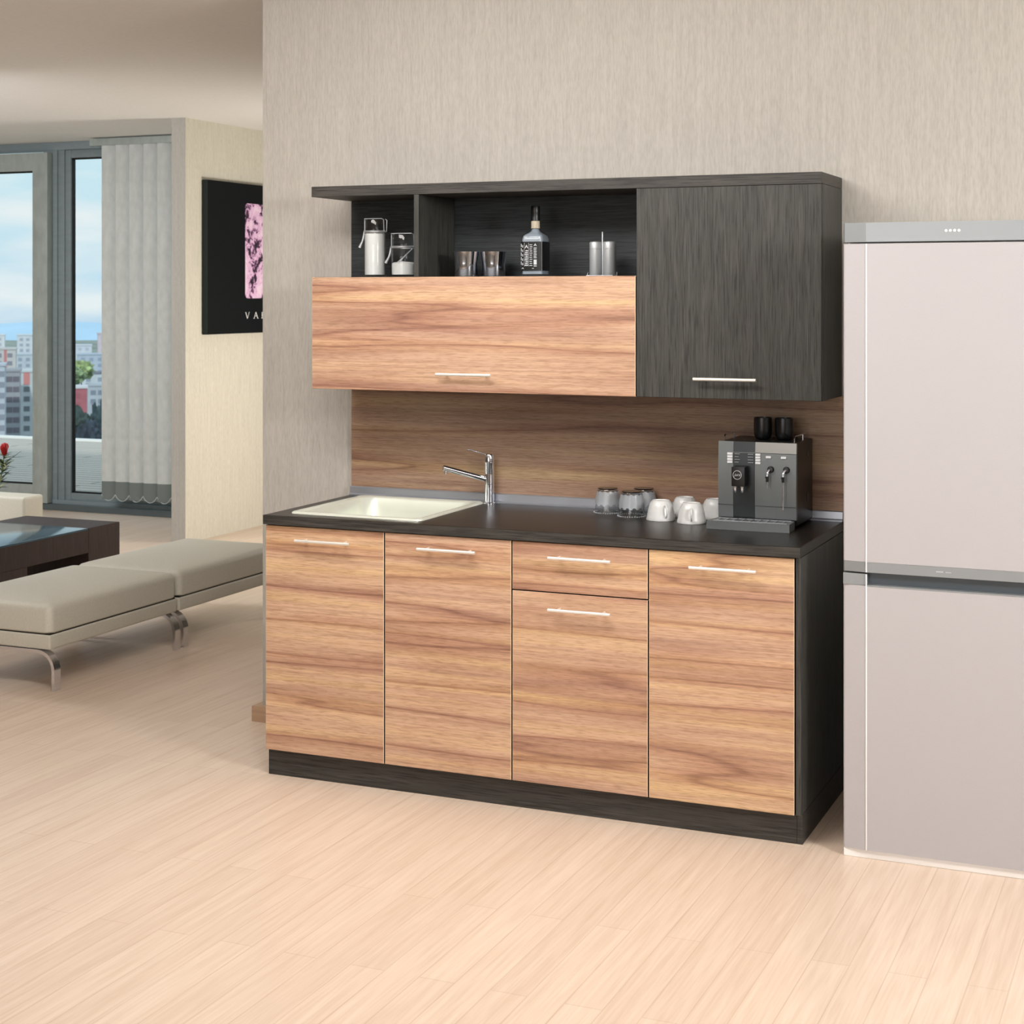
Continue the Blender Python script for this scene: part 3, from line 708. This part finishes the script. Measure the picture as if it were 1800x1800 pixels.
for xx, ln, cr_ in ((.171, .042, 0), (.2215, .108, 1)):
    bm = B(); prof = [(0, 0), (.0105, 0), (.011, .004), (.009, .012), (0, .014)]
    lathe(bm, prof, 28)
    for v in bm.verts: v.co = Vector((v.co.x+xx, -.004-v.co.z, v.co.y+.185))
    kb = obj('steam_knob', bm, 'black', cm, smooth=True)
    bm = B(); tube(bm, [(xx-.001, -.016, .185), (xx-.004, -.024, .180), (xx-.006, -.028, .170), (xx-.006, -.028, .160)], [.004, .004, .0036, .003], 12); obj('elbow', bm, 'chrome', kb, smooth=True)
    bm = B(); tube(bm, [(xx-.006, -.028, .165), (xx-.006, -.028, .148)], .0045, 12); box(bm, xx-.013, xx-.002, -.030, -.026, .160, .163); obj('grip_sleeve', bm, 'black', kb, smooth=True)
    bm = B(); tube(bm, [(xx-.006, -.028, .15), (xx-.006, -.028, .15-ln+.02)], .0022, 10); obj('steam_wand', bm, 'chrome', kb, smooth=True)
# drip tray with a bowed front
bm = B(); n = 14; fr = [(-.012+(Wm+.012)*k/n, -.095-.006*math.sin(PI*k/n)) for k in range(n+1)]
poly = fr+[(Wm-.004, -.009), (.0, -.009)]
prism(bm, poly, lambda u, v, t: (u, v, t), 0.0005, .026); tr = obj('drip_tray', bm, 'machine', cm)
bm = B()
for k in range(9): box(bm, .012+k*.026, .018+k*.026, -.080, -.02, .0262, .0275)
box(bm, .006, Wm-.012, -.082, -.079, .0262, .0278); box(bm, .006, Wm-.012, -.02, -.017, .0262, .0278); obj('drip_grille', bm, 'steel', tr)
for sx in (.014, Wm-.012):
    bm = B(); tube(bm, [(sx, .02, Hm), (sx, .02, Hm+.014), (sx, .026, Hm+.020), (sx, .150, Hm+.020), (sx, .175, Hm+.021)], .002, 8); tube(bm, [(sx, .135, Hm), (sx, .135, Hm+.020)], .0024, 8); obj('cup_rail', bm, 'chrome', cm, smooth=True)
bm = B(); box(bm, Wm-.003, Wm-.0005, .15, .17, .07, .095); box(bm, Wm-.003, Wm-.0005, .15, .17, .215, .232); obj('side_vent', bm, 'machine_dark', cm)
def bcup(label, x):
    r = thing('espresso_cup', label, 'cup', (x, .478, ZC+Hm), 'black cups on the machine')
    bm = B(); lathe(bm, [(0, .0005), (.018, .0005), (.024, .004), (.0285, .014), (.0298, .03), (.0298, .066), (.0290, .071), (.0275, .0712), (.0272, .066), (.0270, .02), (.02, .008), (0, .007)], 40); obj('cup_body', bm, 'black_matt', r, smooth=True); return r
b1 = bcup('matt black cup on the machine, nearer the sink', 1.579)
dup(b1, (1.6485, .478, ZC+Hm), 'matt black cup on the machine, nearer the fridge')

# ------------------------------------------------------------ fridge
fr = thing('refrigerator', 'tall pearl white fridge freezer with a silver top band', 'refrigerator', (1.943, -.03, 0))
FW, FZ = .61, 1.815
bm = B(); box(bm, .004, FW-.004, .055, .60, .03, FZ-.004, .004, 2); obj('cabinet_body', bm, 'white', fr, smooth=True)
bm = B(); box(bm, .0, FW, .012, .58, .0, .026, .003, 2); obj('base_strip', bm, 'fridge_shine', fr, smooth=True)
def fdoor(z0, z1, y0=0, x0=0, x1=FW):
    bm = B(); poly = [(x0, .05), (x0, .012), (x0+.004, .008), (x0+.066, 0), (x1-.066, 0), (x1-.004, .008), (x1, .012), (x1, .05)]
    prism(bm, poly, lambda u, v, t: (u, v+y0, t), z0, z1); return bm
obj('top_band', fdoor(1.760, FZ), 'fridge_grey', fr)
ud = obj('upper_door', fdoor(.848, 1.755), 'fridge', fr)
bm = fdoor(.8185, .8475); obj('door_band', bm, 'fridge_grey', ud)
ld = obj('lower_door', fdoor(.027, .780), 'fridge', fr)
bm = B(); box(bm, 0, .068, .004, .05, .7805, .8135, .001, 1); obj('grip_end', bm, 'fridge_grey', ld)
bm = B(); box(bm, .069, FW-.06, .028, .05, .7805, .8140); obj('recessed_grip', bm, 'fridge_dark', ld)
bm = B(); box(bm, .069, FW-.06, -.0008, .026, .778, .7825, .001, 1); obj('grip_lip', bm, 'fridge_grey', ld)
for z0, z1, p in ((.8185, 1.755, ud), (.027, .8135, ld)):
    bm = B(); box(bm, .0655, .0690, -.0022, .002, z0, z1, .001, 2); obj('edge_highlight', bm, 'fridge_shine', p, smooth=True)  # bright strip drawn in for the highlight along the door edge
for k in range(4):
    bm = B(); lathe(bm, [(0, 0), (.0042, 0), (.0038, .0015), (0, .002)], 16)
    for v in bm.verts: v.co = Vector((v.co.x+.289+k*.0118, -.0002-v.co.z, v.co.y+1.789))
    obj('indicator_button', bm, 'white', fr, smooth=True)
bm = B()
for q in range(5): box(bm, .262+q*.004, .265+q*.004, -.0006, .001, .832, .835)
for q in range(4): box(bm, .288+q*.004, .291+q*.004, -.0006, .001, .832, .834)
obj('band_print', bm, 'print', ud)

# ------------------------------------------------------------ benches
def cushion_bm(w, d, z0, z1, crown, r=.03):
    bm = B(); nx, ny = 14, 20
    def ring(o, z):
        return [(x, y, z) for x, y in rrect(o, w-o, o, d-o, max(.02, r-o*.4), 5)]
    rings = [ring(.006, z0), ring(0, z0+.006)]
    rings += [ring(0, z1-.022), ring(.003, z1-.010), ring(.012, z1-.001)]
    for q in (.035, .07, .12, .18, .24): rings.append(ring(q, z1+crown*(1-(1-q/.27)**2)))
    loft(bm, rings, True, True); return bm
def bench(label, y0, ln, x1=-1.42, w_=.585):
    r = thing('upholstered_bench', label, 'bench', (x1-w_, y0, 0), 'leather benches')
    bm = B(); box(bm, 0, w_, 0, ln, .167, .227, .008, 3); obj('base', bm, 'leather', r, smooth=True)
    bm = B(); box(bm, .006, w_-.006, .006, ln-.006, .226, .233); obj('seam_shadow_gap', bm, 'black', r)
    obj('cushion', cushion_bm(w_, ln, .232, .343, .026), 'leather', r, smooth=True)
    for yy in (.0, ln-.045):
        bm = B(); cx0, cx1 = -.02, w_+.022; ro = .085; pts = []
        pts.append((cx0, 0)); 
        for k in range(9):
            t = PI-PI/2*k/8; pts.append((cx0+ro+ro*math.cos(t), .165-ro+ro*math.sin(t)))
        for k in range(9):
            t = PI/2-PI/2*k/8; pts.append((cx1-ro+ro*math.cos(t), .165-ro+ro*math.sin(t)))
        pts.append((cx1, 0)); th = .014; inn = [(cx1-th, 0)]
        ri = ro-th
        for k in range(9):
            t = PI/2*k/8; inn.append((cx1-ro+ri*math.cos(t), .165-ro+ri*math.sin(t)))
        for k in range(9):
            t = PI/2+PI/2*k/8; inn.append((cx0+ro+ri*math.cos(t), .165-ro+ri*math.sin(t)))
        inn.append((cx0+th, 0))
        P = pts; Q = inn[::-1]
        A = [[bm.verts.new((u, yy+s_, v)) for u, v in L_] for L_ in (P, Q) for s_ in (0, .04)]
        for k in range(len(P)-1):
            bm.faces.new((A[0][k], A[0][k+1], A[1][k+1], A[1][k])); bm.faces.new((A[2][k], A[3][k], A[3][k+1], A[2][k+1]))
            bm.faces.new((A[0][k], A[2][k], A[2][k+1], A[0][k+1])); bm.faces.new((A[1][k], A[1][k+1], A[3][k+1], A[3][k]))
        for k in (0, len(P)-1): bm.faces.new((A[0][k], A[1][k], A[3][k], A[2][k]))
        obj('leg_frame', bm, 'chrome', r, smooth=True)
    return r
bench('greige leather bench on chrome legs, nearer of the two', .655, .885)
bench('greige leather bench on chrome legs, farther one running behind the kitchen wall', 1.56, .90)
# sofa seat block
r = thing('footrest', 'greige leather block standing behind the coffee table', 'footrest', (-4.45, 2.99, 0))
bm = B(); box(bm, 0, .955, 0, .178, .05, .23, .012, 3); obj('base', bm, 'leather', r, smooth=True)
bm = B(); box(bm, 0, .955, 0, .178, .232, .423, .022, 4); obj('seat_cushion', bm, 'leather', r, smooth=True)
for xx, yy in ((.06, .09), (.88, .09)):
    bm = B(); tube(bm, [(xx, yy, 0), (xx, yy, .055)], .018, 12); obj('leg', bm, 'chrome', r, smooth=True)

# coffee table
ct_ = thing('coffee_table', 'low dark wenge coffee table with an inset blue glass top', 'coffee table', (-3.31, 1.20, 0))
TW, TL, TH = .645, 1.59, .35
bm = B(); box(bm, 0, TW, TL-.274, TL, 0, TH, .002, 1); obj('end_block', bm, 'wenge', ct_)
bm = B(); box(bm, 0, TW, 0, .82, 0, .217, .002, 1); obj('end_block', bm, 'wenge', ct_)
bm = B(); box(bm, TW-.03, TW, 0, TL-.2745, .217, .340, .001, 1); box(bm, .03, TW-.03, 0, .03, .2175, .340); obj('apron', bm, 'wenge', ct_)
bm = B(); box(bm, 0.001, TW-.001, .001, TL-.2755, .3405, .3495, .0015, 2); obj('glass_top', bm, 'table_glass', ct_, smooth=True)

# plant in a vase on the table
pl = thing('flower_vase', 'dark leafed plant with a red bloom, on the coffee table', 'plant', (-3.10, 2.05, .35))
bm = B(); lathe(bm, [(0, 0), (.045, 0), (.06, .03), (.058, .09), (.035, .15), (.04, .17), (.036, .17), (.03, .15), (.05, .09), (0, .02)], 32); obj('vase', bm, 'ceramic', pl, smooth=True)
tip = (.262, .0, .462)
bm = B(); pts = [(.0, 0, .14), (.12, 0, .19), (.20, 0, .24), (.235, 0, .30), (.25, 0, .37), (.26, 0, .435)]; tube(bm, pts, [.005, .005, .004, .004, .003, .003], 8); obj('stem', bm, 'leaf_light', pl, smooth=True)
bm = B(); lathe(bm, [(0, -.034), (.008, -.033), (.014, -.02), (.019, 0), (.021, .012), (.015, .026), (0, .033)], 20, (tip[0], tip[1], tip[2]), wob=lambda t, j: .16*math.sin(3*t+j))
obj('flower_head', bm, 'flower', pl, smooth=True)
def leaf(bm, p, d, ln, wd):
    d = Vector(d).normalized(); a, b = frame_of(d); p = Vector(p); n = 6; L = []; R = []; C_ = []
    for k in range(n+1):
        t = k/n; wv = wd*math.sin(PI*min(1, t*.92+.08))**.8*(1-t*.3); q = p+d*ln*t+Vector((0, 0, -.12*ln*t*t))
        L.append(bm.verts.new(q+a*wv)); R.append(bm.verts.new(q-a*wv)); C_.append(bm.verts.new(q+b*wv*.3))
    for k in range(n):
        bm.faces.new((L[k], L[k+1], C_[k+1], C_[k])); bm.faces.new((C_[k], C_[k+1], R[k+1], R[k]))
rnd = random.Random(5)
bm = B(); bm2 = B()
for i in range(70):
    k = rnd.uniform(1.6, 4.95); a = Vector(pts[int(k)]).lerp(Vector(pts[min(5, int(k)+1)]), k-int(k))
    ang = rnd.uniform(0, 2*PI); el = rnd.uniform(.0, .8)
    leaf(bm if i % 4 else bm2, a, (math.cos(ang)*math.cos(el)+.25, math.sin(ang)*math.cos(el), math.sin(el)), rnd.uniform(.055, .10), rnd.uniform(.005, .009))
lf = obj('leaves', bm, 'leaf', pl, smooth=True); obj('pale_leaves', bm2, 'leaf_light', pl, smooth=True)
bm = B()
for e in ((.37, .0, .455), (.385, .02, .425)): tube(bm, [(.235, 0, .375), (.31, .005, .42), e], [.0015, .0012, .0008], 6)
obj('grass_blades', bm, 'leaf', pl)

# picture on the lightened left wall
pc = thing('wall_picture', 'black canvas picture with a pink blotchy print and white letters', 'picture', (-3.2, 4.391, 1.35))
bm = B(); box(bm, 0.001, .045, 0, 1.35, 0, 1.02, .002, 1); obj('canvas', bm, 'canvas', pc)
bm = B(); box(bm, .0005, .0445, -.0015, 0, 0.003, 1.017); obj('canvas_edge', bm, 'canvas_edge', pc)
bm = B(); P_ = [(y, z) for y, z in rrect(.453, .98, .238, .888, .03, 4)]; prism(bm, P_, lambda u, v, t: (t, u, v), .0452, .0462); obj('printed_image', bm, 'art', pc)
def stroke(bm, a, b, w0, x=.0452, t=.0008):
    (y0, z0), (y1, z1) = a, b; d = Vector((y1-y0, z1-z0)).normalized(); nn = Vector((-d.y, d.x))*w0/2
    poly = [(y0+nn.x, z0+nn.y), (y0-nn.x, z0-nn.y), (y1-nn.x, z1-nn.y), (y1+nn.x, z1+nn.y)]
    prism(bm, poly, lambda u, v, q: (q, u, v), x, x+t)
hL = .042; z0 = .100; yl = .456
bm = B()  # V
stroke(bm, (yl+.004, z0+hL), (yl+.024, z0), .0085); stroke(bm, (yl+.046, z0+hL), (yl+.026, z0), .005, .0453)
stroke(bm, (yl-.003, z0+hL), (yl+.011, z0+hL), .0025, .0454); stroke(bm, (yl+.041, z0+hL), (yl+.052, z0+hL), .0025, .0454)
obj('letter_v', bm, 'letter', pc)
bm = B(); ya = yl+.106
stroke(bm, (ya+.004, z0), (ya+.026, z0+hL), .005); stroke(bm, (ya+.050, z0), (ya+.027, z0+hL), .0085, .0453); stroke(bm, (ya+.012, z0+.016), (ya+.042, z0+.016), .004, .0454)
stroke(bm, (ya-.004, z0), (ya+.012, z0), .0035, .0454); stroke(bm, (ya+.042, z0), (ya+.060, z0), .0035, .0455)
obj('letter_a', bm, 'letter', pc)
bm = B(); yr = yl+.205
stroke(bm, (yr+.008, z0), (yr+.008, z0+hL), .0085); stroke(bm, (yr+.004, z0+hL-.002), (yr+.030, z0+hL-.002), .004, .0453); stroke(bm, (yr+.030, z0+hL-.002), (yr+.036, z0+.033), .006, .0454)
stroke(bm, (yr+.036, z0+.034), (yr+.030, z0+.022), .006, .0455); stroke(bm, (yr+.030, z0+.022), (yr+.008, z0+.022), .004, .0453); stroke(bm, (yr+.022, z0+.022), (yr+.042, z0), .0085, .0456); stroke(bm, (yr-.002, z0), (yr+.018, z0), .0035, .0454)
obj('letter_r', bm, 'letter', pc)

# ------------------------------------------------------------ world and lights
wd = bpy.data.worlds.new('sky'); scene.world = wd; wd.use_nodes = True
n, l = wd.node_tree.nodes, wd.node_tree.links
bg = n['Background']; tc = n.new('ShaderNodeTexCoord')
sp = n.new('ShaderNodeSeparateXYZ'); l.new(tc.outputs['Generated'], sp.inputs[0])
mr = n.new('ShaderNodeMapRange'); mr.inputs['From Min'].default_value = -.03; mr.inputs['From Max'].default_value = .30; l.new(sp.outputs[2], mr.inputs[0])
rp = n.new('ShaderNodeValToRGB'); e = rp.color_ramp.elements
e[0].position = 0; e[0].color = lin((186, 212, 236)); e[1].position = 1; e[1].color = lin((196, 224, 240))
for p, c in ((.1, (200, 226, 242)), (.25, (206, 232, 242)), (.4, (204, 232, 242))):
    x = e.new(p); x.color = lin(c)
l.new(mr.outputs[0], rp.inputs[0])
mp = n.new('ShaderNodeMapping'); mp.inputs['Scale'].default_value = (6, 6, 26); mp.inputs['Location'].default_value = (.4, .2, .5); l.new(tc.outputs['Generated'], mp.inputs[0])
nz = n.new('ShaderNodeTexNoise'); nz.inputs['Scale'].default_value = 1.6; nz.inputs['Detail'].default_value = 5; nz.inputs['Roughness'].default_value = .5; l.new(mp.outputs[0], nz.inputs[0])
cr2 = n.new('ShaderNodeValToRGB'); cr2.color_ramp.elements[0].position = .42; cr2.color_ramp.elements[1].position = .68; l.new(nz.outputs[0], cr2.inputs[0])
mx = n.new('ShaderNodeMix'); mx.data_type = 'RGBA'; l.new(cr2.outputs[0], mx.inputs[0]); l.new(rp.outputs[0], mx.inputs[6]); mx.inputs[7].default_value = lin((236, 242, 244))
l.new(mx.outputs[2], bg.inputs[0]); bg.inputs[1].default_value = 1.05

def area(name, loc, target, sx, sy, energy, c=(1, 1, 1), spread=PI):
    d = bpy.data.lights.new(name, 'AREA'); d.shape = 'RECTANGLE'; d.size = sx; d.size_y = sy; d.energy = energy; d.color = c; d.spread = spread
    o = bpy.data.objects.new(name, d); o.location = loc
    o.rotation_euler = (Vector(target)-Vector(loc)).to_track_quat('-Z', 'Y').to_euler(); col.objects.link(o); return o
WARM = (1, .965, .93)
area('kitchen_overhead_fill', (.55, -1.15, 2.7), (.75, -.2, .3), 1.9, .6, 68, WARM)  # unseen overhead area light, added to light doors and shade the backsplash
area('rear_fill', (1.2, -6.7, 1.7), (1.0, 0, 1.0), 3.2, 1.9, 62, (1, .98, .97))  # unseen fill behind the camera, added for even front light
area('right_side_light', (4.7, -2.0, 2.3), (-.2, .3, .9), .6, .6, 95, (1, .97, .94))  # unseen source placed from the shadow directions; no window stands there
area('living_fill', (-4.4, 1.8, 2.7), (-4.4, 3.4, .6), 2.4, 1.6, 135, (.95, .98, 1))  # unseen fill added to brighten the window wall and blind
area('passage_fill', (-.9, 4.6, 1.2), (-3.2, 4.6, .9), .6, .8, 46, (1, .95, .86))  # hidden fill added behind the kitchen wall to brighten the picture wall

sd = bpy.data.lights.new('sun', 'SUN'); sd.energy = 1.7; sd.angle = math.radians(4); sd.color = (1, .95, .88)
so = bpy.data.objects.new('sun', sd); so.rotation_euler = Vector((-.35, .75, -.6)).to_track_quat('-Z', 'Y').to_euler(); col.objects.link(so)

# ------------------------------------------------------------ camera
cd = bpy.data.cameras.new('camera'); cam = bpy.data.objects.new('camera', cd); col.objects.link(cam)
cam.location = CAM; cam.rotation_euler = (PI/2, 0, YAW)
cd.sensor_width = 36; cd.sensor_fit = 'HORIZONTAL'; cd.lens = 2877/1800*36
cd.shift_x = 0; cd.shift_y = -(900-519.4)/1800
cd.clip_start = .05; cd.clip_end = 6000
cd.dof.use_dof = True; cd.dof.focus_distance = 5.6; cd.dof.aperture_fstop = 10
scene.camera = cam
vs = scene.view_settings
vs.view_transform = 'Standard'; vs.look = 'None'; vs.exposure = 0; vs.gamma = 1; vs.use_curve_mapping = False
